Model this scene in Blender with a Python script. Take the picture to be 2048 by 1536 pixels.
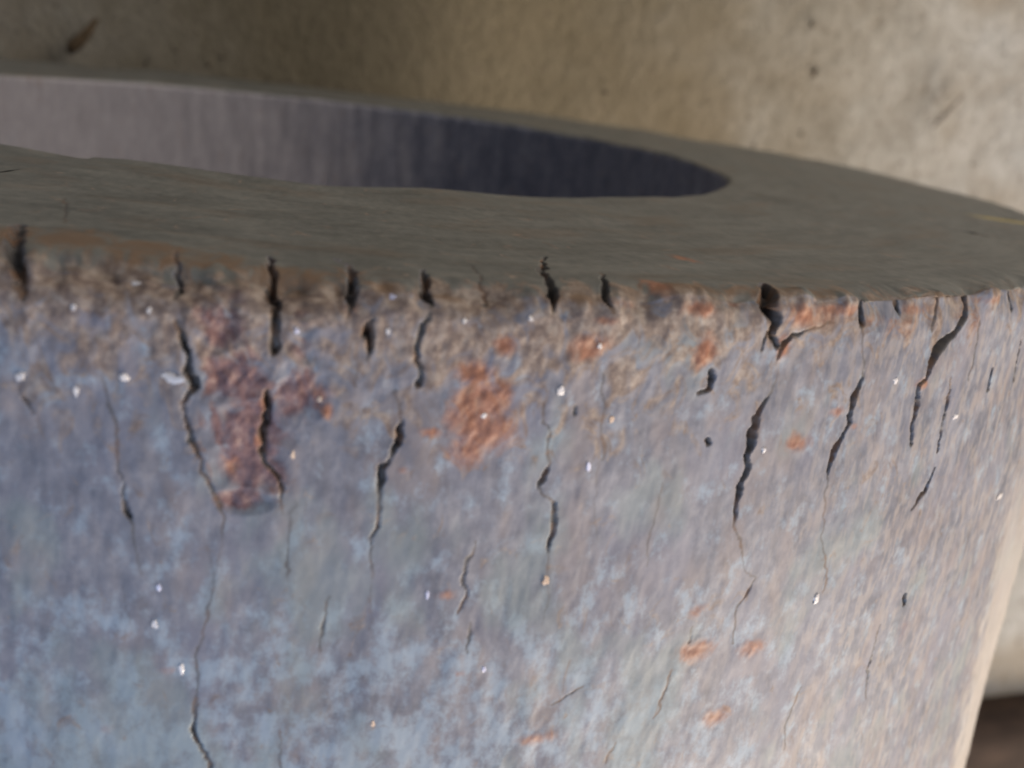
import bpy, math, random
import numpy as np
from mathutils import Matrix, Vector

random.seed(7)
for o in list(bpy.data.objects):
    bpy.data.objects.remove(o, do_unlink=True)
scene = bpy.context.scene
COL = scene.collection

# ------------------------------------------------------------------ camera
R = 0.20            # outer radius of the iron cylinder, metres
RIN = 0.587         # bore radius in units of R
LEN = 2.4           # length in units of R

cam_data = bpy.data.cameras.new('camera')
cam = bpy.data.objects.new('camera', cam_data)
COL.objects.link(cam)
cam_data.sensor_width = 36.0
cam_data.lens = 40.25
cam_data.clip_start = 0.005
cam_data.clip_end = 100.0
_right = Vector((0.97802338, 0.11300391, 0.17521525))
_up = Vector((-0.05694803, 0.95321129, -0.29689249))
_fwd = Vector((0.20056717, -0.28038963, -0.93869828))
cam.matrix_world = Matrix(((_right.x, _up.x, -_fwd.x, 0.0),
                           (_right.y, _up.y, -_fwd.y, 0.02614),
                           (_right.z, _up.z, -_fwd.z, 0.52344),
                           (0, 0, 0, 1)))
cam_data.dof.use_dof = True
cam_data.dof.focus_distance = 0.165
cam_data.dof.aperture_fstop = 20.0
scene.camera = cam

# ------------------------------------------------------------------ light
world = bpy.data.worlds.new('World')
scene.world = world
world.use_nodes = True
bg = world.node_tree.nodes['Background']
bg.inputs['Color'].default_value = (0.80, 0.84, 0.95, 1)
bg.inputs['Strength'].default_value = 0.14


def area_lamp(name, loc, target, size, power, color):
    d = bpy.data.lights.new(name, 'AREA')
    d.shape = 'RECTANGLE'
    d.size, d.size_y = size
    d.energy = power
    d.color = color
    o = bpy.data.objects.new(name, d)
    COL.objects.link(o)
    o.location = loc
    o.rotation_euler = (Vector(target) - Vector(loc)).to_track_quat('-Z', 'Y').to_euler()
    return o


area_lamp('doorway_light', (1.6, -1.6, 0.93), (0.15, 0, 0.2), (1.0, 1.0), 77, (1.0, 0.86, 0.71))
area_lamp('soft_fill_light', (1.6, 1.4, 1.15), (0.0, 0.0, 0.2), (1.2, 1.2), 30, (1.0, 0.91, 0.81))  # unseen soft fill added to brighten the bore and end face
area_lamp('skylight', (-0.9, -1.6, 2.3), (0.0, -0.1, 0.35), (1.2, 1.2), 36, (0.53, 0.69, 1.0))

vs = scene.view_settings
vs.view_transform = 'Standard'
vs.look = 'None'
vs.exposure = 0.0
vs.gamma = 1.0
vs.use_curve_mapping = False
scene.render.engine = 'CYCLES'
scene.cycles.filter_width = 2.2
scene.cycles.max_bounces = 5
scene.cycles.diffuse_bounces = 3
scene.cycles.glossy_bounces = 2


# ------------------------------------------------------------------ node helper
class NT:
    def __init__(self, name):
        self.m = bpy.data.materials.new(name)
        self.m.use_nodes = True
        self.t = self.m.node_tree
        self.t.nodes.clear()
        self.out = self.t.nodes.new('ShaderNodeOutputMaterial')
        self.b = self.t.nodes.new('ShaderNodeBsdfPrincipled')
        self.link(self.b.outputs[0], self.out.inputs['Surface'])

    def link(self, a, b):
        self.t.links.new(a, b)

    def _in(self, node, key, v):
        if isinstance(v, bpy.types.NodeSocket):
            self.link(v, node.inputs[key])
        else:
            node.inputs[key].default_value = v

    def attr(self, name, vec=False):
        n = self.t.nodes.new('ShaderNodeAttribute')
        n.attribute_name = name
        return n.outputs['Vector'] if vec else n.outputs['Fac']

    def coord(self):
        return self.t.nodes.new('ShaderNodeTexCoord').outputs['Object']

    def scale(self, vec, s, loc=(0, 0, 0), rot=(0, 0, 0)):
        n = self.t.nodes.new('ShaderNodeMapping')
        self.link(vec, n.inputs['Vector'])
        n.inputs['Scale'].default_value = s
        n.inputs['Location'].default_value = loc
        n.inputs['Rotation'].default_value = rot
        return n.outputs[0]

    dims = '3D'

    def noise(self, vec, scale=1.0, detail=4.0, rough=0.55, dist=0.0):
        n = self.t.nodes.new('ShaderNodeTexNoise')
        n.noise_dimensions = self.dims
        self.link(vec, n.inputs['Vector'])
        n.inputs['Scale'].default_value = scale
        n.inputs['Detail'].default_value = detail
        n.inputs['Roughness'].default_value = rough
        n.inputs['Distortion'].default_value = dist
        return n.outputs['Fac']

    def voronoi(self, vec, scale):
        n = self.t.nodes.new('ShaderNodeTexVoronoi')
        n.voronoi_dimensions = self.dims
        self.link(vec, n.inputs['Vector'])
        n.inputs['Scale'].default_value = scale
        return n.outputs['Distance']

    def math(self, op, a, b=0.0, c=0.0, clamp=False):
        n = self.t.nodes.new('ShaderNodeMath')
        n.operation = op
        n.use_clamp = clamp
        self._in(n, 0, a)
        self._in(n, 1, b)
        self._in(n, 2, c)
        return n.outputs[0]

    def step(self, v, a, b):
        n = self.t.nodes.new('ShaderNodeMapRange')
        n.interpolation_type = 'SMOOTHSTEP'
        self._in(n, 'Value', v)
        n.inputs['From Min'].default_value = a
        n.inputs['From Max'].default_value = b
        return n.outputs[0]

    def ramp(self, v, stops):
        n = self.t.nodes.new('ShaderNodeValToRGB')
        self.link(v, n.inputs[0])
        el = n.color_ramp.elements
        while len(el) < len(stops):
            el.new(0.5)
        for e, (p, c) in zip(el, stops):
            e.position = p
            e.color = (*c, 1)
        return n.outputs[0]

    def mix(self, f, a, b, mode='MIX'):
        n = self.t.nodes.new('ShaderNodeMix')
        n.data_type = 'RGBA'
        n.blend_type = mode
        self._in(n, 0, f)
        for i, v in ((6, a), (7, b)):
            if isinstance(v, tuple):
                v = (*v, 1)
            self._in(n, i, v)
        return n.outputs[2]

    def bump(self, h, strength, dist):
        n = self.t.nodes.new('ShaderNodeBump')
        self.link(h, n.inputs['Height'])
        n.inputs['Strength'].default_value = strength
        n.inputs['Distance'].default_value = dist
        self.link(n.outputs[0], self.b.inputs['Normal'])

    def finish(self, color, rough, spec=0.5, metal=0.0):
        self._in(self.b, 'Base Color', color)
        self._in(self.b, 'Roughness', rough)
        self._in(self.b, 'Specular IOR Level', spec)
        self._in(self.b, 'Metallic', metal)
        return self.m


# ------------------------------------------------------------------ materials
def iron_material(name, face=False, bore=False):
    n = NT(name)
    n.dims = '2D'
    uv = n.attr('surf', True)          # x: arc length round the cylinder, y: along the profile, in radii
    if face:
        streak = n.noise(n.scale(uv, (12, 60, 1)), 1.0, 2, 0.6)
        blot = n.noise(n.scale(uv, (10, 18, 1)), 1.0, 3, 0.6, 0.4)
    else:
        streak = n.noise(n.scale(uv, (110, 34, 1)), 1.0, 2, 0.6)
        blot = n.noise(n.scale(uv, (20, 14, 1)), 1.0, 3, 0.6, 0.3)
    fine = n.noise(n.scale(uv, (95, 80, 1)), 1.0, 3, 0.65)
    v = n.math('ADD', n.math('MULTIPLY', streak, 0.24), n.math('MULTIPLY', blot, 0.40))
    v = n.math('ADD', v, n.math('MULTIPLY', fine, 0.36))
    if face:
        col = n.ramp(v, [(0.36, (0.105, 0.108, 0.100)), (0.5, (0.150, 0.152, 0.139)), (0.66, (0.205, 0.202, 0.182))])
        br = n.noise(n.scale(uv, (6, 16, 1), (3, 7, 0)), 1.0, 4, 0.65)
        col = n.mix(n.math('MULTIPLY', n.step(br, 0.50, 0.72), 0.28), col, (0.17, 0.115, 0.075))
    elif bore:
        col = n.ramp(v, [(0.34, (0.13, 0.14, 0.185)), (0.5, (0.215, 0.225, 0.285)), (0.66, (0.33, 0.335, 0.39))])
        # lit lower part of the bore, painted in as a paler colour
        sb = n.t.nodes.new('ShaderNodeSeparateXYZ')
        n.link(uv, sb.inputs[0])
        du = n.math('ADD', sb.outputs['X'], n.math('MULTIPLY', n.math('SUBTRACT', blot, 0.5), 0.5))
        bore_lit = n.math('MULTIPLY', n.step(du, 2.5, 3.3), n.step(du, 4.4, 4.0))
        col = n.mix(n.math('MULTIPLY', bore_lit, 0.62), col, n.mix(streak, (0.33, 0.30, 0.305), (0.44, 0.395, 0.395)))
    else:
        col = n.ramp(v, [(0.33, (0.120, 0.124, 0.152)), (0.5, (0.194, 0.195, 0.230)), (0.67, (0.30, 0.295, 0.325))])
        sx = n.t.nodes.new('ShaderNodeSeparateXYZ')
        n.link(uv, sx.inputs[0])
        drag = n.noise(n.scale(uv, (120, 40, 1), (3, 3, 0), (0, 0, 0.0)), 1.0, 3, 0.65)
        dk = n.math('MULTIPLY', n.step(drag, 0.44, 0.64), n.step(sx.outputs['X'], 0.18, 0.5))
        col = n.mix(n.math('MULTIPLY', dk, 0.5), col, (0.40, 0.345, 0.31))
        # warm and violet patches of mill scale
        w = n.noise(n.scale(uv, (30, 14, 1), (5, 2, 0)), 1.0, 2, 0.55)
        col = n.mix(n.math('MULTIPLY', n.step(w, 0.48, 0.70), 0.35), col, (0.32, 0.25, 0.225))
        w2 = n.noise(n.scale(uv, (16, 8, 1), (1, 9, 0)), 1.0, 2, 0.55)
        col = n.mix(n.math('MULTIPLY', n.step(w2, 0.50, 0.72), 0.5), col, (0.20, 0.20, 0.255))
        # pale blue flaking film, denser away from the struck end
        bl = n.noise(n.scale(uv, (46, 36, 1), (8, 4, 0)), 1.0, 4, 0.7)
        sep = n.t.nodes.new('ShaderNodeSeparateXYZ')
        n.link(uv, sep.inputs[0])
        dens = n.step(sep.outputs['Y'], -0.12, -0.34)
        side = n.step(sep.outputs['X'], 0.50, 0.10)
        dens = n.math('MULTIPLY', dens, side)
        th = n.math('ADD', bl, n.math('MULTIPLY', n.math('SUBTRACT', dens, 0.50), 0.20))
        col = n.mix(n.math('MULTIPLY', n.step(th, 0.42, 0.70), 0.78), col, (0.33, 0.40, 0.475))
        # greenish grey film
        gr = n.noise(n.scale(uv, (14, 9, 1), (2, 14, 0)), 1.0, 3, 0.6)
        gth = n.math('ADD', gr, n.math('MULTIPLY', dens, 0.12))
        col = n.mix(n.math('MULTIPLY', n.step(gth, 0.54, 0.72), 0.45), col, (0.24, 0.29, 0.29))
        # strip of grazing light along the cylinder, painted in as pale colour
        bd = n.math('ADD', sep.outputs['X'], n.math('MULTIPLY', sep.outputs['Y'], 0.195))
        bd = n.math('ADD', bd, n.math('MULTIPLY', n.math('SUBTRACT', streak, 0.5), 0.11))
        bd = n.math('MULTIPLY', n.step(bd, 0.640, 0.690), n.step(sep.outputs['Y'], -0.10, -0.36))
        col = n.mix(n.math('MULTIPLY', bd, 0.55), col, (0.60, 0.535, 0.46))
    # stains
    rn = n.noise(n.scale(uv, (60, 44, 1)), 1.0, 3, 0.65, 0.6)
    rn2 = n.noise(n.scale(uv, (130, 110, 1), (4, 4, 0)), 1.0, 3, 0.6)
    rd = n.math('MULTIPLY', n.math('SUBTRACT', rn, 0.5), 1.9)
    st = n.math('ADD', n.attr('stain'), rd)
    stc = n.ramp(rn2, [(0.33, (0.16, 0.11, 0.085)), (0.5, (0.255, 0.185, 0.14)), (0.66, (0.38, 0.30, 0.24))])
    col = n.mix(n.math('MULTIPLY', n.step(st, 0.20, 0.65), 0.85), col, stc)
    sp = n.math('ADD', n.attr('spall'), n.math('MULTIPLY', rd, 0.8))
    spc = n.ramp(rn2, [(0.32, (0.095, 0.042, 0.048)), (0.46, (0.18, 0.085, 0.08)), (0.58, (0.215, 0.115, 0.11)), (0.74, (0.36, 0.23, 0.19))])
    col = n.mix(n.math('MULTIPLY', n.step(sp, 0.40, 0.9), 0.85), col, spc)
    eb = n.math('ADD', n.attr('edge_brown'), n.math('MULTIPLY', rd, 0.7))
    col = n.mix(n.math('MULTIPLY', n.step(eb, 0.40, 0.95), 0.75), col, (0.19, 0.115, 0.065))
    ru = n.math('ADD', n.attr('rust'), n.math('MULTIPLY', rd, 0.5))
    ruc = n.ramp(rn2, [(0.34, (0.24, 0.095, 0.055)), (0.5, (0.325, 0.135, 0.075)), (0.66, (0.38, 0.19, 0.115))])
    col = n.mix(n.math('MULTIPLY', n.step(ru, 0.27, 1.0), 0.88), col, ruc)
    ye = n.math('ADD', n.attr('yellow'), n.math('MULTIPLY', rd, 0.5))
    col = n.mix(n.step(ye, 0.5, 0.8), col, (0.55, 0.42, 0.10))
    # shade in the cracks painted in dark, with some rusty brown oxide
    ck = n.attr('crack')
    col = n.mix(n.math('MULTIPLY', n.step(ck, 0.0, 0.95), 0.93), col, n.mix(n.step(rn, 0.45, 0.65), (0.085, 0.077, 0.072), (0.15, 0.088, 0.055)))
    rough = n.math('ADD', 0.42, n.math('MULTIPLY', blot, 0.30))
    return n.finish(col, rough, 0.42, 0.0)


MAT_WALL = iron_material('scaled_iron_wall')
MAT_FACE = iron_material('sawn_iron_face', face=True)
MAT_BORE = iron_material('bored_iron', bore=True)


def floor_material():
    n = NT('worn_concrete')
    c = n.coord()
    a = n.noise(n.scale(c, (26, 26, 26)), 1.0, 6, 0.62, 0.3)
    b = n.noise(n.scale(c, (170, 120, 100), rot=(0, 0, 0.6)), 1.0, 3, 0.65)
    f = n.noise(n.scale(c, (620, 420, 400), rot=(0, 0, 0.6)), 1.0, 3, 0.6)
    v = n.math('ADD', n.math('MULTIPLY', a, 0.34), n.math('MULTIPLY', b, 0.44))
    v = n.math('ADD', v, n.math('MULTIPLY', f, 0.20))
    col = n.ramp(v, [(0.33, (0.28, 0.255, 0.22)), (0.5, (0.425, 0.405, 0.365)), (0.68, (0.57, 0.555, 0.52))])
    g = n.noise(n.scale(c, (60, 60, 60), (3, 1, 0)), 1.0, 3, 0.6)
    col = n.mix(n.math('MULTIPLY', n.step(g, 0.5, 0.70), 0.5), col, (0.35, 0.345, 0.32))
    # brown earth trodden into the concrete
    d = n.noise(n.scale(c, (7, 7, 7), (0.4, 0.2, 0)), 1.0, 3, 0.6)
    col = n.mix(n.math('MULTIPLY', n.step(d, 0.42, 0.66), 0.7), col, (0.27, 0.205, 0.125))
    # shade at the end of the cylinder, painted into the floor as brown
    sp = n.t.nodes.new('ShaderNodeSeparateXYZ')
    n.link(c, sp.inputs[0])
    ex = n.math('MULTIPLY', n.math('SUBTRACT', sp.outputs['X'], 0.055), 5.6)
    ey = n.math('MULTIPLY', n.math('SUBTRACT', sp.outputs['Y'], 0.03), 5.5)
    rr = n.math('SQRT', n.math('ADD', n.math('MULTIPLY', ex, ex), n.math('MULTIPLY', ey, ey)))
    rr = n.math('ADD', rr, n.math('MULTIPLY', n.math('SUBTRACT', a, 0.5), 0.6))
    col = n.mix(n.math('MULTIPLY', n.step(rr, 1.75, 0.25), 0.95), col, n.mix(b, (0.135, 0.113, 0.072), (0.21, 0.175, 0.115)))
    vo = n.voronoi(n.scale(c, (120, 120, 120)), 1.0)
    col = n.mix(n.math('MULTIPLY', n.step(vo, 0.20, 0.08), 0.55), col, (0.14, 0.11, 0.085))
    h = n.math('ADD', n.math('MULTIPLY', b, 0.7), n.math('MULTIPLY', f, 0.5))
    n.bump(h, 0.6, 0.003)
    return n.finish(col, 0.88, 0.25)


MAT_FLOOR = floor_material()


def simple_material(name, stops, scale, rough=0.7, spec=0.3, bump=0.3):
    n = NT(name)
    v = n.noise(n.scale(n.coord(), scale), 1.0, 3, 0.6)
    n.bump(v, bump, 0.001)
    return n.finish(n.ramp(v, stops), rough, spec)


MAT_FLECK = simple_material('pale_scale', [(0.3, (0.62, 0.58, 0.57)), (0.7, (0.85, 0.80, 0.78))], (300, 300, 300), 0.35, 0.6)
MAT_FLECK_WARM = simple_material('peach_scale', [(0.3, (0.62, 0.44, 0.32)), (0.7, (0.80, 0.62, 0.48))], (300, 300, 300), 0.4, 0.6)
MAT_FLECK_BLUE = simple_material('bluish_scale', [(0.3, (0.50, 0.50, 0.66)), (0.7, (0.72, 0.72, 0.86))], (300, 300, 300), 0.35, 0.6)
MAT_TWIG = simple_material('dead_wood', [(0.3, (0.05, 0.035, 0.02)), (0.7, (0.14, 0.095, 0.055))], (500, 500, 120), 0.85)
MAT_STRAW = simple_material('grey_straw', [(0.3, (0.12, 0.105, 0.09)), (0.7, (0.22, 0.19, 0.16))], (500, 500, 120), 0.85)
MAT_GRIT = simple_material('grit', [(0.3, (0.06, 0.05, 0.04)), (0.7, (0.22, 0.18, 0.13))], (160, 160, 160), 0.9)
MAT_DARK_BLOCK = simple_material('dark_brown_block', [(0.3, (0.020, 0.012, 0.008)), (0.55, (0.045, 0.027, 0.018)), (0.75, (0.075, 0.045, 0.03))], (30, 60, 60), 0.85)

# ------------------------------------------------------------------ surface features of the iron cylinder
# every point: angle round the axis in degrees (0 = uppermost line), position along the profile in radii
# (negative: along the outer wall away from the end, positive: inwards across the end face), size in radii
CRACKS = [
    [(-3.6,0.0442,0.0024),(-3.191,-0.0019,0.0034),(-3.2011,-0.0134,0.0031)],
    [(-3.174,-0.0293,0.0026),(-2.9393,-0.0434,0.0037),(-2.7201,-0.0559,0.004),(-2.5663,-0.0648,0.0058),(-2.8385,-0.0741,0.0027),(-2.7217,-0.0876,0.003),(-2.4965,-0.1006,0.0032),(-2.1775,-0.1125,0.0027),(-1.8728,-0.1233,0.003),(-1.5587,-0.1368,0.0028),(-1.4276,-0.1453,0.0019),(-1.4359,-0.1552,0.0011)],
    [(-0.4888,0.0529,0.0029),(-0.4207,0.0241,0.0053),(-0.3251,-0.0032,0.0058),(-0.2268,-0.0155,0.0064),(-0.1838,-0.0294,0.0069),(-0.171,-0.0436,0.0043)],
    [(-0.3218,-0.0654,0.0027),(-0.3356,-0.0712,0.0054),(-0.3417,-0.085,0.0049),(-0.4204,-0.1012,0.0036),(-0.2507,-0.1107,0.0033),(0.2032,-0.1188,0.0033),(0.281,-0.1283,0.0028),(0.5274,-0.1399,0.0011)],
    [(-5.2123,-0.066,0.0011),(-5.0316,-0.084,0.0019),(-4.7947,-0.1103,0.0022),(-4.5723,-0.1324,0.0027),(-4.4665,-0.1444,0.0035),(-4.3662,-0.1504,0.0016),(-4.2447,-0.1608,0.0017),(-4.0149,-0.1811,0.0011)],
    [(-7.8329,-0.0717,0.0013),(-7.6546,-0.0799,0.0029),(-7.3837,-0.0878,0.0021)],
    [(-9.3163,0.069,0.0086),(-8.5843,0.0277,0.0115),(-8.0076,-0.0022,0.0113),(-7.8362,-0.0115,0.0083),(-7.7391,-0.0259,0.0036)],
    [(1.7514,0.0616,0.0017),(2.1419,0.0375,0.0029),(2.2221,0.0159,0.0067),(2.1862,-0.0022,0.0057),(2.1307,-0.0112,0.0041),(2.0123,-0.0204,0.0022)],
    [(2.9362,-0.0189,0.0019),(2.8291,-0.0233,0.0044),(2.7016,-0.0303,0.0061),(2.822,-0.0394,0.0039),(2.7893,-0.0464,0.0011)],
    [(4.7367,0.0427,0.0027),(4.5805,0.0174,0.0051),(4.5352,-0.0019,0.0048),(4.6854,-0.0086,0.0031)],
    [(4.6778,-0.0132,0.0026),(4.4719,-0.0235,0.0037),(4.4269,-0.0366,0.0037),(4.4783,-0.0495,0.0034),(4.5353,-0.0572,0.0037)],
    [(6.9496,0.0643,0.0019),(6.5424,0.0153,0.003),(6.6715,-0.0048,0.0029)],
    [(10.9803,0.1072,0.0032),(9.6078,0.0579,0.0055),(9.1706,0.0271,0.0065),(8.8243,0.0026,0.0081),(8.8597,-0.0074,0.004),(8.8094,-0.0148,0.0016)],
    [(11.8759,0.0483,0.0024),(11.1689,0.0191,0.0048),(10.7624,-0.0012,0.0049),(10.9589,-0.0108,0.0023)],
    [(3.7075,-0.0628,0.0014),(3.8642,-0.0714,0.0017),(4.0166,-0.0788,0.0026),(4.009,-0.0873,0.0046),(3.9726,-0.0934,0.0052),(3.8106,-0.1012,0.0023),(3.619,-0.1099,0.0038),(3.5584,-0.1183,0.0038),(3.5381,-0.1283,0.0026),(3.5344,-0.1458,0.0029),(3.3305,-0.1528,0.0024),(3.4687,-0.1647,0.0021),(3.5915,-0.1768,0.0012)],
    [(8.9076,-0.0663,0.0022),(8.9,-0.0775,0.0022),(9.255,-0.0906,0.0026),(9.3381,-0.104,0.0016),(9.2867,-0.1121,0.0046),(9.1788,-0.1202,0.0029),(9.4539,-0.1269,0.002),(9.6942,-0.1336,0.0033),(9.827,-0.141,0.005),(9.8519,-0.1568,0.0041),(9.8354,-0.1673,0.0017)],
    [(10.9012,-0.0477,0.0017),(11.0806,-0.0708,0.0017),(11.1942,-0.0885,0.0014),(11.4113,-0.1046,0.0017)],
    [(9.9875,-0.0697,0.0026),(10.028,-0.0748,0.003)],
    [(7.1137,-0.1567,0.0016),(7.0665,-0.1637,0.0022),(6.707,-0.1728,0.0028),(6.7979,-0.1819,0.0029),(6.8956,-0.1891,0.0026),(6.8089,-0.1989,0.0026),(6.6524,-0.2063,0.0016)],
    [(7.214,-0.2112,0.0016),(7.201,-0.2181,0.0026),(7.1539,-0.2317,0.002)],
    [(18.3815,0.0251,0.0088),(17.4937,0.0002,0.0147),(17.4857,-0.0074,0.0106),(17.8045,-0.0156,0.0116),(17.7338,-0.0228,0.0075),(18.1711,-0.0342,0.0038)],
    [(17.4891,-0.0221,0.0033),(17.4071,-0.0339,0.0037)],
    [(18.2429,-0.0396,0.003),(18.3874,-0.0323,0.0038),(18.7471,-0.0264,0.0035),(19.6472,-0.0211,0.0027),(20.808,-0.0185,0.0014)],
    [(18.4036,-0.0498,0.0013),(18.2573,-0.0626,0.0017),(17.9012,-0.0743,0.0051),(17.6898,-0.0803,0.0072),(17.679,-0.0927,0.0085),(17.626,-0.1038,0.0068),(17.7999,-0.1138,0.0052),(17.7219,-0.1211,0.0047),(17.6058,-0.1274,0.0065),(17.5295,-0.1408,0.0056),(17.5246,-0.1524,0.0026),(17.8965,-0.1629,0.0022),(18.2578,-0.1821,0.0018)],
    [(19.2177,-0.1975,0.0019),(18.9735,-0.2087,0.0028),(18.5907,-0.2211,0.0019),(18.7532,-0.2488,0.0019)],
    [(22.6344,0.0068,0.007),(22.3573,-0.0086,0.007),(22.4661,-0.02,0.0066)],
    [(22.8138,-0.0456,0.0016),(22.971,-0.0582,0.0032),(22.7083,-0.0705,0.0078),(22.6841,-0.0814,0.0047),(22.6587,-0.0905,0.0042),(22.3832,-0.1022,0.0047),(22.191,-0.1118,0.0047),(22.1057,-0.1228,0.0036),(22.1691,-0.136,0.0016),(22.2942,-0.1514,0.0016)],
    [(24.7166,0.0048,0.0117),(24.5003,-0.0061,0.0078),(24.7642,-0.0166,0.0028)],
    [(29.5236,-0.0019,0.0081),(29.4819,-0.0117,0.0081),(29.4012,-0.0199,0.0081),(28.7558,-0.0313,0.0064),(28.1314,-0.0378,0.0123),(27.5848,-0.0435,0.0133),(27.3855,-0.0545,0.006),(27.2951,-0.0639,0.004),(26.8773,-0.0697,0.0045),(27.0017,-0.0825,0.0072),(27.0111,-0.0967,0.0053),(27.1472,-0.1138,0.0033)],
    [(27.1493,-0.0024,0.0045),(27.1061,-0.0151,0.0032),(26.9893,-0.0279,0.0026)],
    [(29.2478,-0.067,0.003),(29.4543,-0.091,0.0038),(29.4579,-0.1049,0.003),(29.5625,-0.1233,0.0039)],
    [(29.6415,-0.1391,0.0031),(29.1003,-0.1565,0.0046),(28.3083,-0.169,0.0029)],
    [(33.5869,-0.0058,0.0067),(33.724,-0.02,0.0059)],
    [(32.8066,-0.0674,0.0047),(32.8666,-0.0831,0.0057)],
    [(15.2512,-0.046,0.0034),(15.391,-0.0526,0.0046),(15.3883,-0.0582,0.0035),(14.9326,-0.0622,0.003)],
    [(15.694,-0.0932,0.0039),(15.7632,-0.0973,0.0036)],
    [(-2.1847,-0.2271,0.002),(-2.0898,-0.2501,0.0017),(-2.1363,-0.2685,0.0029),(-2.136,-0.2857,0.0035),(-1.9699,-0.2933,0.0032),(-1.6551,-0.2988,0.0029),(-1.5478,-0.3172,0.003)],
    [(0.7868,-0.1304,0.0008),(0.7141,-0.1523,0.0014),(0.7015,-0.1733,0.002),(0.7486,-0.1826,0.0009)],
    [(2.1311,-0.1922,0.0012),(2.0323,-0.2104,0.0027),(1.9938,-0.2272,0.0015)],
    [(16.5127,-0.2288,0.0017),(16.541,-0.2422,0.0026)],
    [(15.8507,-0.2595,0.0017),(15.6676,-0.2803,0.0026),(15.4218,-0.2976,0.0017)],
    [(10.9182,-0.2749,0.0015),(11.4907,-0.269,0.0026),(12.03,-0.2634,0.0015)],
    [(13.7983,-0.312,0.0016),(13.4815,-0.3264,0.002)],
    [(29.7349,-0.2478,0.0041),(29.7892,-0.2559,0.0058)],
    [(-10.3652,0.1851,0.0023),(-9.1866,0.1377,0.0028),(-8.0893,0.087,0.0015)],
    [(-1.4322,-0.1568,0.0008),(-1.6213,-0.179,0.0011),(-1.7687,-0.2,0.0017),(-1.9906,-0.2181,0.0014),(-2.169,-0.2268,0.0014)],
    [(3.5945,-0.1775,0.0009),(3.5664,-0.194,0.0009),(3.5704,-0.214,0.0006)],
    [(9.8212,-0.168,0.0014),(10.0195,-0.1916,0.001),(10.0819,-0.2181,0.001)],
    [(18.2625,-0.1824,0.0014),(18.6377,-0.1923,0.0014),(19.2177,-0.1975,0.0014)],
    [(0.794,-0.2856,0.0012),(0.955,-0.3091,0.0018)],
    [(-2.0142,-0.1604,0.0008),(-1.6856,-0.1791,0.0011)],
    [(2.4674,-0.0496,0.0011),(2.5432,-0.0598,0.0011)],
    [(-5.0542,-0.0212,0.0008),(-5.1377,-0.0462,0.0008),(-5.2127,-0.0654,0.0008)],
    [(22.478,-0.0207,0.002),(22.6601,-0.0348,0.0015),(22.8138,-0.0456,0.0016)],
    [(11.2506,-0.1064,0.001),(11.3255,-0.1314,0.001),(11.7211,-0.159,0.0007)],
    [(14.0378,-0.1203,0.0011),(13.8442,-0.1546,0.0015),(13.8706,-0.1793,0.0012)],
    [(22.2942,-0.1514,0.0016),(22.6107,-0.1791,0.0016),(23.3216,-0.2087,0.0023),(23.2656,-0.2206,0.0017)],
    [(30.6158,-0.0243,0.0024),(30.8023,-0.0479,0.0024),(30.7599,-0.0716,0.0024)],
    [(35.7129,-0.048,0.0035),(36.0288,-0.0825,0.0036)],
    [(28.2418,-0.2687,0.0023),(28.2492,-0.3042,0.0031),(28.6401,-0.3379,0.0024)],
    [(23.3237,-0.3037,0.0018),(22.9779,-0.3323,0.0024),(23.1577,-0.355,0.0018)],
    [(-4.675,-0.1882,0.0008),(-4.2937,-0.2167,0.0008)],
    [(52.5312,0.1347,0.0052),(52.9421,0.1223,0.0092),(51.8992,0.1034,0.0049)],
    [(67.2043,0.0812,0.0075),(67.6117,0.0672,0.0112),(67.3752,0.0575,0.0061)],
]
FLECKS = [
    (-6.2028,-0.0264,0.0036,0.0041),
    (-3.9859,-0.0239,0.0034,0.0036),
    (-7.756,-0.0682,0.0058,0.0062),
    (-6.1125,-0.0739,0.0042,0.0074),
    (-4.6419,-0.0637,0.0063,0.0045),
    (-3.2089,-0.0622,0.0153,0.0068),
    (-4.5283,-0.0022,0.0062,0.0032),
    (3.4363,-0.0036,0.005,0.0048),
    (3.3456,-0.0279,0.0033,0.0035),
    (9.3863,-0.0594,0.0061,0.0069),
    (10.8361,-0.1082,0.0048,0.0073),
    (9.8737,-0.1852,0.0055,0.007),
    (22.9805,-0.2257,0.0068,0.0088),
    (-2.6324,-0.2417,0.004,0.0087),
    (-3.4312,-0.1885,0.0033,0.0057),
    (-3.5247,-0.2127,0.0039,0.0058),
    (18.3739,-0.1033,0.0048,0.0048),
    (25.1657,-0.0627,0.0065,0.0052),
    (30.3389,-0.0996,0.0072,0.0047),
    (37.6643,-0.1904,0.013,0.0065),
    (6.7774,-0.075,0.0039,0.004),
    (10.6121,-0.0316,0.0039,0.0037),
    (11.4955,-0.0782,0.0048,0.0059),
    (5.5252,-0.1913,0.0031,0.0061),
    (4.0046,-0.2792,0.0031,0.0057),
    (7.8881,-0.2442,0.0033,0.0051),
    (0.6146,-0.103,0.0033,0.0054),
    (0.4971,-0.0309,0.0038,0.004),
    (1.3704,-0.0696,0.0036,0.0047),
    (8.0408,-0.0162,0.0037,0.0036),
    (5.8354,-0.0192,0.0035,0.0041),
]
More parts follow.
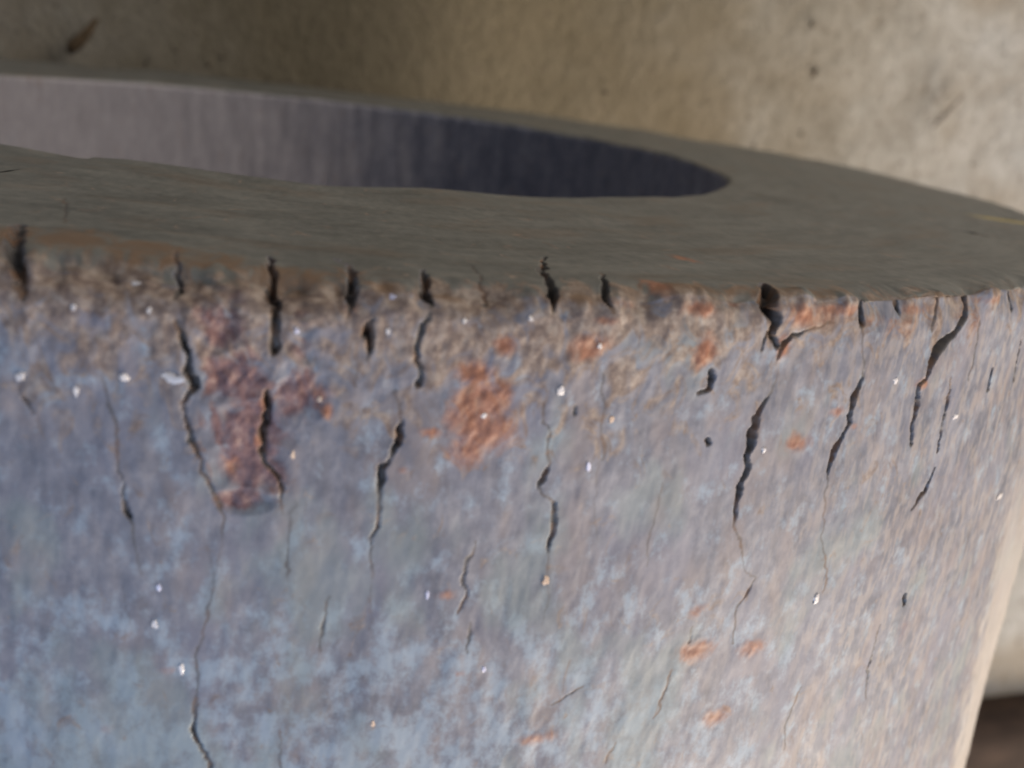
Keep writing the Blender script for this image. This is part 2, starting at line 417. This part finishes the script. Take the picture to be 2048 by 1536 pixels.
ORANGE = [
    (6.3613,-0.0499,0.0134,0.009,1),
    (6.6367,-0.0665,0.0187,0.0153,1.1),
    (6.8399,-0.0849,0.0189,0.0141,1.1),
    (6.3841,-0.0959,0.0128,0.0119,1),
    (5.7574,-0.0775,0.0089,0.0123,0.9),
    (5.0407,-0.086,0.0077,0.0034,0.9),
    (7.3127,-0.0632,0.0086,0.0108,1),
    (20.0391,-0.0111,0.043,0.0104,0.62),
    (24.811,-0.0223,0.0398,0.013,0.5),
    (29.9501,-0.0236,0.038,0.0173,0.45),
    (7.2854,-0.0329,0.0084,0.0072,0.95),
    (10.2384,-0.0317,0.0149,0.0086,0.95),
    (10.7625,-0.0163,0.0085,0.0031,0.7),
    (14.4406,-0.0076,0.0117,0.0057,1),
    (14.8433,-0.0346,0.0097,0.0131,0.9),
    (18.3874,-0.0323,0.0064,0.009,1.1),
    (19.047,-0.0125,0.0148,0.0089,0.9),
    (21.0738,-0.0098,0.0284,0.005,0.8),
    (23.486,-0.0179,0.0213,0.006,0.6),
    (25.5901,-0.0122,0.0236,0.0054,0.7),
    (27.104,-0.0685,0.0085,0.005,1),
    (20.0517,-0.1012,0.0122,0.0075,1.0),
    (21.919,-0.0804,0.0091,0.0042,0.9),
    (23.0538,-0.0929,0.0059,0.0032,0.7),
    (10.2842,-0.2991,0.0138,0.0054,0.9),
    (16.8794,-0.2488,0.0177,0.0097,1.0),
    (19.7754,-0.2567,0.0139,0.0085,0.95),
    (16.5707,-0.2168,0.0069,0.0055,0.9),
    (18.4259,-0.3073,0.0164,0.0087,0.7),
    (30.6291,-0.2839,0.016,0.0131,0.5),
    (7.0169,-0.246,0.0059,0.0036,0.7),
    (6.1516,-0.1916,0.0101,0.0044,0.75),
    (-3.156,-0.242,0.008,0.0043,0.6),
    (-5.0809,-0.2842,0.0069,0.0048,0.5),
    (-0.3339,-0.0771,0.0035,0.0088,0.9),
    (1.3594,-0.0667,0.0083,0.007,0.8),
    (1.6306,-0.0753,0.0039,0.0059,1),
    (-0.4811,-0.0964,0.0033,0.0042,1.1),
    (-1.2555,-0.1121,0.0044,0.006,1),
    (2.0957,-0.0141,0.0049,0.0073,0.7),
    (13.0268,0.0148,0.0076,0.0163,1),
    (18.1257,0.1088,0.0105,0.0162,0.9),
    (-0.0291,-0.1263,0.0067,0.0037,0.7),
    (4.2403,-0.1103,0.0041,0.0028,0.6),
    (11.4096,-0.0039,0.0133,0.0037,0.6),
    (16.0993,-0.002,0.0154,0.0039,0.55),
    (29.5212,-0.0231,0.0148,0.0077,0.5),
    (30.8717,-0.0092,0.0321,0.0044,0.6),
]
STAIN = [
    (-6.1658,-0.0042,0.0256,0.0091,0.9),
    (-3.9547,-0.014,0.0284,0.0163,0.8),
    (-2.0429,-0.0056,0.0182,0.0098,0.9),
    (-1.8177,-0.0386,0.0185,0.0196,0.9),
    (0.544,-0.0131,0.0147,0.0139,0.9),
    (1.5521,-0.0346,0.0164,0.0143,0.7),
    (2.5769,-0.0164,0.0137,0.0113,0.8),
    (5.3051,-0.0138,0.0172,0.0087,0.9),
    (5.0907,-0.0343,0.0115,0.0147,0.8),
    (7.6418,-0.009,0.0211,0.0076,0.8),
    (10.5756,-0.0164,0.026,0.0122,0.5),
    (12.3726,-0.0035,0.0273,0.0049,0.8),
    (21.7356,-0.0169,0.0587,0.0144,0.5),
    (26.4334,-0.0201,0.0619,0.0198,0.5),
    (-4.3129,-0.0876,0.0053,0.0116,0.4),
    (-7.4877,-0.0254,0.0104,0.019,0.4),
    (22.6803,-0.0741,0.0261,0.0154,0.4),
    (-7.8021,-0.0703,0.0079,0.0113,0.4),
    (9.7035,-0.0228,0.0191,0.0122,0.5),
]
SPALL = [
    (-1.8306,-0.033,0.0158,0.0195,0.9),
    (-1.3069,-0.0607,0.0214,0.0201,1),
    (-0.7754,-0.0863,0.0245,0.0177,1.1),
    (-0.7103,-0.1101,0.0192,0.0181,1.2),
    (-0.8108,-0.1315,0.0152,0.008,1.1),
    (0.574,-0.0674,0.0164,0.0175,1),
    (0.7858,-0.0382,0.0097,0.0143,0.7),
    (-1.7197,-0.0161,0.0157,0.011,0.5),
    (0.5632,-0.0187,0.0107,0.0112,0.5),
]
EDGEBROWN = [
    (-8.7116,0.0432,0.0163,0.0328,1.0),
    (-6.9476,0.0452,0.0308,0.0326,1.0),
    (-4.3917,0.0374,0.0315,0.0287,1.0),
    (-2.2521,0.0324,0.0293,0.0282,0.9),
    (0.5084,0.0165,0.0325,0.0218,0.9),
    (3.0063,0.0044,0.0241,0.0155,0.7),
    (5.2311,-0.0009,0.0228,0.0052,0.7),
    (9.5237,-0.0004,0.0314,0.0058,0.8),
    (14.8204,0.012,0.0593,0.0118,0.8),
    (19.5317,0.0123,0.066,0.0114,0.9),
    (27.7988,-0.0003,0.0994,0.0066,0.9),
]
YELLOW = [
    (65.5734,0.0605,0.0143,0.0633,1.3),
]

# ------------------------------------------------------------------ cylinder surface as a function
W = 1.0 - RIN


def lattice(seed):
    return np.random.default_rng(seed).random((256, 256))


_LAT = [lattice(k) for k in range(4)]


def vnoise(x, y, k=0):
    L = _LAT[k % 4]
    xi = np.floor(x).astype(int)
    yi = np.floor(y).astype(int)
    fx = x - xi
    fy = y - yi
    fx = fx * fx * (3 - 2 * fx)
    fy = fy * fy * (3 - 2 * fy)
    a = L[xi & 255, yi & 255]
    b = L[(xi + 1) & 255, yi & 255]
    c = L[xi & 255, (yi + 1) & 255]
    d = L[(xi + 1) & 255, (yi + 1) & 255]
    return (a * (1 - fx) + b * fx) * (1 - fy) + (c * (1 - fx) + d * fx) * fy - 0.5


def fbm(x, y, k=0, oct=3):
    out = 0
    amp = 1.0
    for i in range(oct):
        out = out + amp * vnoise(x + 17.3 * i, y + 5.7 * i, k + i)
        x = x * 2.03
        y = y * 2.03
        amp *= 0.5
    return out


def blob_field(th, s, blobs):
    f = np.zeros_like(th)
    u = np.radians(th)
    for (bt, bs, ru, rs, k) in blobs:
        d2 = ((u - math.radians(bt)) / ru) ** 2 + ((s - bs) / rs) ** 2
        f = np.maximum(f, k * np.exp(-0.75 * d2))
    return f


def crack_field(th, s):
    """depth (radii), 0..1 openness and index of the crack at each surface point"""
    depth = np.zeros_like(th)
    op = np.zeros_like(th)
    idx = np.full(th.shape, -1, int)
    u = np.radians(th)
    # ragged lips
    wu = 0.0034 * fbm(u * 120, s * 120, 1, 3)
    ws = 0.0034 * fbm(u * 120 + 40, s * 120 + 9, 2, 3)
    gap = np.clip(0.85 + 1.1 * fbm(u * 70 + 11, s * 60 + 3, 3, 2), 0.3, 1.15)
    uu = u + wu
    ss = s + ws
    for ci, pts in enumerate(CRACKS):
        P = [(math.radians(a), b, w * 0.44) for (a, b, w) in pts]
        wm = max(p[2] for p in P) * 2.2 + 0.01
        u0, u1 = min(p[0] for p in P) - wm, max(p[0] for p in P) + wm
        s0, s1 = min(p[1] for p in P) - wm, max(p[1] for p in P) + wm
        sel = (u > u0) & (u < u1) & (s > s0) & (s < s1)
        if not sel.any():
            continue
        pu = uu[sel]
        ps = ss[sel]
        best = np.full(pu.shape, -9.0)
        bw = np.zeros(pu.shape)
        hair = np.zeros(pu.shape)
        for a, b in zip(P[:-1], P[1:]):
            du, ds = b[0] - a[0], b[1] - a[1]
            t = np.clip(((pu - a[0]) * du + (ps - a[1]) * ds) / (du * du + ds * ds + 1e-12), 0, 1)
            w = a[2] + (b[2] - a[2]) * t
            d = np.hypot(pu - a[0] - du * t, ps - a[1] - ds * t)
            o = 1 - d / w
            hair = np.maximum(hair, np.clip(1.25 - d / np.maximum(w, 0.0013), 0, 1) * np.clip(w / 0.0011, 0.3, 0.75))
            m = o > best
            best = np.where(m, o, best)
            bw = np.where(m, w, bw)
        k = np.clip((bw - 0.0003) / 0.0013, 0.3, 1)
        o = np.clip((best + 0.08) / 0.8, 0, 1)
        o = o * o * (3 - 2 * o)
        dep = gap[sel] * np.minimum(bw * 2.6, 0.03) * o * k * k * k * {6: 0.45}.get(ci, 1.0)
        cur = depth[sel]
        m = dep > cur
        cur = np.where(m, dep, cur)
        depth[sel] = cur
        opc = op[sel]
        op[sel] = np.maximum(np.maximum(opc, hair), np.clip(k, 0.42, 0.92) * np.clip((best + 0.45) / 0.62, 0, 1))
        ic = idx[sel]
        ic[m & (best > -0.1)] = ci
        idx[sel] = ic
    return depth, op, idx


def surface(th, s):
    """positions (metres, cylinder lying along y with its end at y = 0) and masks"""
    u = np.radians(th)
    left = np.clip((22 - th) / 26, 0, 1)
    e = 0.006 + 0.024 * left * np.clip((th + 60) / 40, 0, 1)
    ei = 0.010
    r = np.where(s < 0, 1.0, 1.0 - s)
    y = np.where(s < 0, s, 0.0)
    nr = np.where(s < 0, 1.0, 0.0)
    ny = 1.0 - nr
    m = np.abs(s) < e
    ph = (s + e) / (2 * e) * (math.pi / 2)
    r = np.where(m, 1 - e + e * np.cos(ph), r)
    y = np.where(m, -e + e * np.sin(ph), y)
    nr = np.where(m, np.cos(ph), nr)
    ny = np.where(m, np.sin(ph), ny)
    q = s - W
    mb = q >= ei
    r = np.where(mb, RIN, r)
    y = np.where(mb, -q, y)
    nr = np.where(mb, -1.0, nr)
    ny = np.where(mb, 0.0, ny)
    m2 = np.abs(q) < ei
    ph = (q + ei) / (2 * ei) * (math.pi / 2)
    r = np.where(m2, RIN + ei - ei * np.sin(ph), r)
    y = np.where(m2, -ei + ei * np.cos(ph), y)
    nr = np.where(m2, -np.sin(ph), nr)
    ny = np.where(m2, np.cos(ph), ny)

    rust = blob_field(th, s, ORANGE)
    stain = blob_field(th, s, STAIN)
    wl = np.clip((26 - th) / 14, 0, 1)
    band = np.exp(-(s / (0.030 + 0.045 * wl)) ** 2) * (0.42 + 0.28 * wl) * np.clip(1 - s / 0.035, 0, 1) * (th > -60) * (th < 100)
    stain = np.maximum(stain, band)
    spall = blob_field(th, s, SPALL)
    edgeb = blob_field(th, s, EDGEBROWN)
    yel = blob_field(th, s, YELLOW)
    dep, op, idx = crack_field(th, s)

    wall = (s < 0).astype(float)
    disp = 0.006 * fbm(u * 5, s * 5, 0, 2)
    disp = disp + wall * 0.0006 * fbm(u * 110, s * 50, 1, 3)
    disp = disp + wall * 0.0018 * fbm(u * 26, s * 16, 2, 3)
    face = (1 - wall) * (q < 0)
    disp = disp + face * (0.0003 * fbm(u * 14, s * 120, 2, 3) + 0.0016 * fbm(u * 9, s * 16, 3, 3))
    bore = (q >= 0).astype(float)
    disp = disp + bore * 0.0030 * fbm(u * 40, s * 9, 1, 3)
    # battered outer arris
    ed = np.exp(-(s / 0.016) ** 2)
    nib = np.where((th > -60) & (th < 60), 1.0, 0.35)
    disp = disp + nib * ed * 0.011 * fbm(u * 42, s * 20, 3, 3) - ed * 0.004
    gr = fbm(u * 190, s * 150, 0, 2)
    disp = disp - np.clip(spall - 0.35, 0, 0.5) * 0.005 + np.clip(spall, 0, 1) * 0.0013 * gr
    disp = disp + np.clip(rust - 0.3, 0, 0.7) * (0.0004 + 0.0014 * gr)
    disp = disp + np.clip(stain, 0, 1) * 0.0014 * gr * wall
    disp = disp - dep
    r = r + nr * disp
    y = y + ny * disp
    pos = np.stack([r * np.sin(u) * R, y * R, r * np.cos(u) * R + R], -1)
    att = dict(rust=rust, stain=stain, spall=spall, edge_brown=edgeb, yellow=yel, crack=op)
    return pos, att, idx, rust


def make_grid(ths, ss):
    """grid with ghost rows/columns for seamless normals -> arrays"""
    t = np.concatenate([[ths[0] - (ths[1] - ths[0])], ths, [ths[-1] + (ths[-1] - ths[-2])]])
    v = np.concatenate([[ss[0] - (ss[1] - ss[0])], ss, [ss[-1] + (ss[-1] - ss[-2])]])
    T, S = np.meshgrid(t, v, indexing='ij')
    pos, att, idx, rust = surface(T, S)
    du = pos[2:, 1:-1] - pos[:-2, 1:-1]
    dv = pos[1:-1, 2:] - pos[1:-1, :-2]
    nrm = np.cross(du, dv)
    nrm = nrm / (np.linalg.norm(nrm, axis=-1, keepdims=True) + 1e-12)
    c = (slice(1, -1), slice(1, -1))
    nt, ns = len(ths), len(ss)
    I = np.arange(nt * ns).reshape(nt, ns)
    quads = np.stack([I[:-1, :-1], I[1:, :-1], I[1:, 1:], I[:-1, 1:]], -1).reshape(-1, 4)
    g = dict(pos=pos[c].reshape(-1, 3), nrm=nrm.reshape(-1, 3), quads=quads,
             att={k: a[c].reshape(-1) for k, a in att.items()}, idx=idx[c].reshape(-1),
             th=T[c].reshape(-1), s=S[c].reshape(-1), rust=rust[c].reshape(-1))
    return g


def sub_grid(g, fmask):
    q = g['quads'][fmask]
    used, inv = np.unique(q, return_inverse=True)
    return dict(pos=g['pos'][used], nrm=g['nrm'][used], quads=inv.reshape(-1, 4),
                att={k: a[used] for k, a in g['att'].items()}, th=g['th'][used], s=g['s'][used])


def build(name, grids, mat, parent=None):
    pos = np.concatenate([g['pos'] for g in grids])
    nrm = np.concatenate([g['nrm'] for g in grids])
    off = 0
    qs = []
    for g in grids:
        qs.append(g['quads'] + off)
        off += len(g['pos'])
    quads = np.concatenate(qs).astype(np.int32)
    me = bpy.data.meshes.new(name)
    me.vertices.add(len(pos))
    me.vertices.foreach_set('co', pos.astype(np.float32).ravel())
    me.loops.add(quads.size)
    me.loops.foreach_set('vertex_index', quads.ravel())
    me.polygons.add(len(quads))
    me.polygons.foreach_set('loop_start', np.arange(0, quads.size, 4, dtype=np.int32))
    me.polygons.foreach_set('use_smooth', np.ones(len(quads), bool))
    me.update(calc_edges=True)
    for k in grids[0]['att']:
        a = me.attributes.new(k, 'FLOAT', 'POINT')
        a.data.foreach_set('value', np.concatenate([g['att'][k] for g in grids]).astype(np.float32))
    a = me.attributes.new('surf', 'FLOAT_VECTOR', 'POINT')
    th = np.concatenate([g['th'] for g in grids])
    s = np.concatenate([g['s'] for g in grids])
    a.data.foreach_set('vector', np.stack([np.radians(th), s, 0 * s], -1).astype(np.float32).ravel())
    me.normals_split_custom_set_from_vertices(nrm.astype(np.float32))
    me.materials.append(mat)
    o = bpy.data.objects.new(name, me)
    COL.objects.link(o)
    if parent:
        o.parent = parent
    return o


def tag(o, label=None, cat=None, group=None, kind=None):
    for k, v in (('label', label), ('category', cat), ('group', group), ('kind', kind)):
        if v:
            o[k] = v
    return o


# ------------------------------------------------------------------ floor
def build_floor():
    # fine dished sheet near the cylinder, stretching out with distance
    k = np.linspace(-1, 1, 161)
    ax = np.sign(k) * (np.abs(k) ** 2.6) * 3.0
    X, Y = np.meshgrid(ax + 0.15, ax - 0.05, indexing='ij')
    near = np.exp(-(X ** 2 + Y ** 2) / 1.2)
    Z = 0.0035 * fbm(X * 9 + 60, Y * 9 + 60, 0, 3) * near - 0.0035
    pos = np.stack([X, Y, Z], -1).reshape(-1, 3)
    I = np.arange(161 * 161).reshape(161, 161)
    quads = np.stack([I[:-1, :-1], I[1:, :-1], I[1:, 1:], I[:-1, 1:]], -1).reshape(-1, 4)
    me = bpy.data.meshes.new('floor')
    me.from_pydata(pos.tolist(), [], quads.tolist())
    me.polygons.foreach_set('use_smooth', np.ones(len(quads), bool))
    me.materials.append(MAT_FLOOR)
    o = bpy.data.objects.new('floor', me)
    COL.objects.link(o)
    return tag(o, 'worn grey brown concrete floor under and behind the iron cylinder', None, None, 'structure')


build_floor()

# ------------------------------------------------------------------ the iron cylinder
cyl = bpy.data.objects.new('iron_cylinder', None)
COL.objects.link(cyl)
cyl.empty_display_size = 0.05
tag(cyl, 'thick walled cracked grey iron cylinder with rust patches lying on concrete', 'cylinder')

TH0, TH1 = -16.0, 56.0
dense = np.linspace(TH0, TH1, 1081)
rest = np.linspace(TH1, TH0 + 360.0, 521)
S_wall_far = np.linspace(-LEN, -0.56, 40)
S_wall = np.linspace(-0.56, -0.024, 500)
S_edge = np.linspace(-0.024, 0.024, 50)
S_face = np.concatenate([np.linspace(0.024, 0.12, 70), np.linspace(0.12, W - 0.01, 90)[1:]])
S_lip = np.linspace(W - 0.01, W + 0.01, 10)
S_bore = W + 0.01 + (np.linspace(0, 1, 70) ** 1.7) * (LEN - 0.01)
prof_dense = np.concatenate([S_wall, S_edge[1:], S_face[1:], S_lip[1:], S_bore[1:30]])
g = make_grid(dense, prof_dense)
fs = g['s'][g['quads']].mean(1)
fi = g['idx'][g['quads']]
fcrack = np.where((fi >= 0).sum(1) >= 2, fi.max(1), -1)
frust = (g['rust'][g['quads']].mean(1) > 0.62) & (fs < 0.0) & (fcrack < 0)
is_wall = fs < 0.0
is_face = (fs >= 0.0) & (fs < W)
is_bore = fs >= W
none = fcrack < 0

wall_parts = [sub_grid(g, is_wall & none & ~frust)]
face_parts = [sub_grid(g, is_face & none)]
bore_parts = [sub_grid(g, is_bore & none)]
# remaining wall, coarse
wall_parts.append(make_grid(np.linspace(TH0, TH1, 73), S_wall_far))
wall_parts.append(make_grid(rest, np.concatenate([np.linspace(-LEN, -0.05, 90), np.linspace(-0.05, 0.0, 22)[1:]])))
face_parts.append(make_grid(rest, np.concatenate([np.linspace(0.0, 0.024, 18), S_face[1:], S_lip[1:6]])))
bore_parts.append(make_grid(rest, np.concatenate([S_lip[5:], S_bore[1:]])))
bore_parts.append(make_grid(np.linspace(TH0, TH1, 121), S_bore[29:]))

wall = build('outer_wall', wall_parts, MAT_WALL, cyl)
face = build('end_face', face_parts, MAT_FACE, cyl)
bore = build('bore_wall', bore_parts, MAT_BORE, cyl)

# closed far end
def far_end():
    th = np.linspace(0, 2 * math.pi, 97)[:-1]
    v = []
    for rr in (1.0, RIN):
        for t in th:
            v.append((rr * math.sin(t) * R, -LEN * R, rr * math.cos(t) * R + R))
    n = len(th)
    f = [(i, (i + 1) % n, n + (i + 1) % n, n + i) for i in range(n)]
    me = bpy.data.meshes.new('back_face')
    me.from_pydata(v, [], f)
    me.materials.append(MAT_FACE)
    o = bpy.data.objects.new('back_face', me)
    COL.objects.link(o)
    o.parent = cyl


far_end()

# each crack a piece of its own, cut into the wall and running over the arris
for ci in range(len(CRACKS)):
    m = fcrack == ci
    if m.sum() < 4:
        continue
    on_face = m & is_face
    sg = sub_grid(g, m)
    parent = face if on_face.sum() > 0.8 * m.sum() else wall
    build('crack', [sg], MAT_FACE if parent is face else MAT_WALL, parent)

# rust patches: connected groups of rusty faces
nt, ns = len(dense) - 1, len(prof_dense) - 1
grid_rust = frust.reshape(nt, ns)
lab = np.zeros((nt, ns), int)
cur = 0
for (bt, bs, ru, rs, k) in ORANGE:
    i = int((bt - TH0) / (TH1 - TH0) * nt)
    j = int(np.searchsorted(prof_dense, bs)) - 1
    if not (0 <= i < nt and 0 <= j < ns) or not grid_rust[i, j] or lab[i, j]:
        continue
    cur += 1
    stack = [(i, j)]
    lab[i, j] = cur
    while stack:
        a, b = stack.pop()
        for c, d in ((a + 1, b), (a - 1, b), (a, b + 1), (a, b - 1)):
            if 0 <= c < nt and 0 <= d < ns and grid_rust[c, d] and not lab[c, d]:
                lab[c, d] = cur
                stack.append((c, d))
for i, j in np.argwhere(grid_rust & (lab == 0)):
    if lab[i, j]:
        continue
    cur += 1
    stack = [(i, j)]
    lab[i, j] = cur
    while stack:
        a, b = stack.pop()
        for c, d in ((a + 1, b), (a - 1, b), (a, b + 1), (a, b - 1)):
            if 0 <= c < nt and 0 <= d < ns and grid_rust[c, d] and not lab[c, d]:
                lab[c, d] = cur
                stack.append((c, d))
flat = lab.reshape(-1)
for k in range(1, cur + 1):
    build('rust_patch', [sub_grid(g, flat == k)], MAT_WALL, wall)


# pale flakes of scale stuck to the wall
def fleck(th, s, a, b, mat, k):
    rnd = random.Random(k * 31 + 5)
    n = 9
    vs_, fs_ = [], []
    T = np.array([th])
    S = np.array([s])
    p0, *_ = surface(T, S)
    p1, *_ = surface(T + 0.2, S)
    p2, *_ = surface(T, S + 0.004)
    p0 = Vector(p0[0])
    du = (Vector(p1[0]) - p0).normalized()
    dv = (Vector(p2[0]) - p0).normalized()
    nn = du.cross(dv).normalized()
    dv = nn.cross(du)
    hgt = 0.14 * min(a, b) * R
    for ring, (sc, h) in enumerate(((1.0, -0.6), (0.86, 0.75), (0.45, 1.0))):
        for i in range(n):
            t = 2 * math.pi * i / n
            w = sc * (0.5 + 0.75 * rnd.random()) * 0.5
            vs_.append(p0 + du * (math.cos(t) * a * R * w) + dv * (math.sin(t) * b * R * w) + nn * (h * hgt + 0.2 * hgt * rnd.random()))
    vs_.append(p0 + nn * hgt * 1.05)
    for ring in range(2):
        for i in range(n):
            j = (i + 1) % n
            fs_.append((ring * n + i, ring * n + j, (ring + 1) * n + j, (ring + 1) * n + i))
    for i in range(n):
        fs_.append((2 * n + i, 2 * n + (i + 1) % n, 3 * n))
    me = bpy.data.meshes.new('pale_fleck')
    me.from_pydata([tuple(v) for v in vs_], [], fs_)
    me.materials.append(mat)
    o = bpy.data.objects.new('pale_fleck', me)
    COL.objects.link(o)
    o.parent = wall


for k, (th, s, a, b) in enumerate(FLECKS):
    mat = MAT_FLECK
    if k in (11, 26, 28, 24, 22):
        mat = MAT_FLECK_WARM
    if k in (14, 23, 10, 27, 7, 25):
        mat = MAT_FLECK_BLUE
    fleck(th, s, a, b, mat, k)


# ------------------------------------------------------------------ loose things on the floor
def stick(name, pts, radii, mat, seed):
    rnd = random.Random(seed)
    n = 8
    v, f = [], []
    for i, (p, r) in enumerate(zip(pts, radii)):
        p = Vector(p)
        a = Vector(pts[max(i - 1, 0)])
        b = Vector(pts[min(i + 1, len(pts) - 1)])
        d = (b - a).normalized()
        x = d.cross(Vector((0, 0, 1))).normalized()
        z = x.cross(d)
        for k in range(n):
            t = 2 * math.pi * k / n
            rr = r * (0.75 + 0.5 * rnd.random())
            v.append(p + x * math.cos(t) * rr + z * math.sin(t) * rr * 0.7)
    m = len(pts)
    for i in range(m - 1):
        for k in range(n):
            j = (k + 1) % n
            f.append((i * n + k, i * n + j, (i + 1) * n + j, (i + 1) * n + k))
    f.append(tuple(range(n))[::-1])
    f.append(tuple((m - 1) * n + k for k in range(n)))
    me = bpy.data.meshes.new(name)
    me.from_pydata([tuple(q) for q in v], [], f)
    me.materials.append(mat)
    o = bpy.data.objects.new(name, me)
    COL.objects.link(o)
    return o


tag(stick('wood_splinter', [(-0.0925, 0.0035, 0.0035), (-0.0905, 0.0058, 0.0045), (-0.0880, 0.0085, 0.0045), (-0.0845, 0.0130, 0.0038), (-0.0815, 0.0180, 0.0022)],
          [0.0016, 0.0026, 0.0024, 0.0018, 0.0008], MAT_TWIG, 3),
    'short dark wood splinter lying on the floor in the top left corner', 'splinter')
tag(stick('dry_straw', [(0.3035, 0.0120, 0.0012), (0.3080, 0.0182, 0.0016), (0.3120, 0.0232, 0.0016), (0.3165, 0.0292, 0.0011)],
          [0.0005, 0.0010, 0.0009, 0.0004], MAT_STRAW, 5),
    'thin grey straw lying on the bright floor at upper right', 'straw')


def build_grit():
    rnd = random.Random(11)
    v, f = [], []
    spots = [(0.2346, 0.0519, .0016), (0.2403, 0.0309, .0018), (-0.0309, 0.0084, .0014), (-0.0366, 0.0042, .0014), (0.239, 0.002, .0012), (0.1402, 0.0109, .0012)]
    for i in range(420):
        x = rnd.uniform(-0.28, 0.55)
        y = rnd.uniform(-0.02, 0.30) if rnd.random() < 0.7 or x < 0.26 else rnd.uniform(-0.4, 0.1)
        spots.append((x, y, 0.00035 + 0.0008 * rnd.random() ** 3))
    for (x, y, r) in spots:
        b = len(v)
        zz = 0.0035 * float(fbm(np.array([x * 9 + 60]), np.array([y * 9 + 60]), 0, 3)[0]) * math.exp(-(x * x + y * y) / 1.2) - 0.0035
        for (dx, dy, dz) in ((1, 0, 0), (0, 1, 0), (-1, 0, 0), (0, -1, 0), (0, 0, .8), (0, 0, -.6)):
            k = r * (0.6 + 0.8 * rnd.random())
            v.append((x + dx * k, y + dy * k, zz + r * 0.3 + dz * k))
        for t in ((0, 1, 4), (1, 2, 4), (2, 3, 4), (3, 0, 4), (1, 0, 5), (2, 1, 5), (3, 2, 5), (0, 3, 5)):
            f.append(tuple(b + q for q in t))
    me = bpy.data.meshes.new('grit')
    me.from_pydata(v, [], f)
    me.materials.append(MAT_GRIT)
    o = bpy.data.objects.new('grit', me)
    COL.objects.link(o)
    tag(o, 'fine dark grit scattered over the concrete floor', 'grit', None, 'stuff')


build_grit()


def build_dark_block():
    # guessed stand-in for a dark patch: box with worn, bevelled, slightly wavy faces
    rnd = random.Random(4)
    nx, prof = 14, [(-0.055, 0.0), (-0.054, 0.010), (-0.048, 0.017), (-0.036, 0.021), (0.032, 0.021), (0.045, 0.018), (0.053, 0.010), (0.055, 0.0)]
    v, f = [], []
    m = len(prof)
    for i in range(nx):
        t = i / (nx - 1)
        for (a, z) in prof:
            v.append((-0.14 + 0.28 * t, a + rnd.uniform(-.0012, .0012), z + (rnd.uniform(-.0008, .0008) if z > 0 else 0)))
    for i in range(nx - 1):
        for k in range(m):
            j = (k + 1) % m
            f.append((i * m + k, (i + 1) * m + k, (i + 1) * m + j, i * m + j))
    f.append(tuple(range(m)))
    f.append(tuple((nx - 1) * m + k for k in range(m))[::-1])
    me = bpy.data.meshes.new('dark_block')
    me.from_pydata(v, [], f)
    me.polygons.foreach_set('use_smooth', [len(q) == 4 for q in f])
    me.materials.append(MAT_DARK_BLOCK)
    o = bpy.data.objects.new('dark_block', me)
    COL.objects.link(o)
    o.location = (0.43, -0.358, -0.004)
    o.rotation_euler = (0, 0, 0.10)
    tag(o, 'guessed dark brown block standing in for a dark patch on the floor in the bottom right corner beside the iron cylinder', 'block')


build_dark_block()
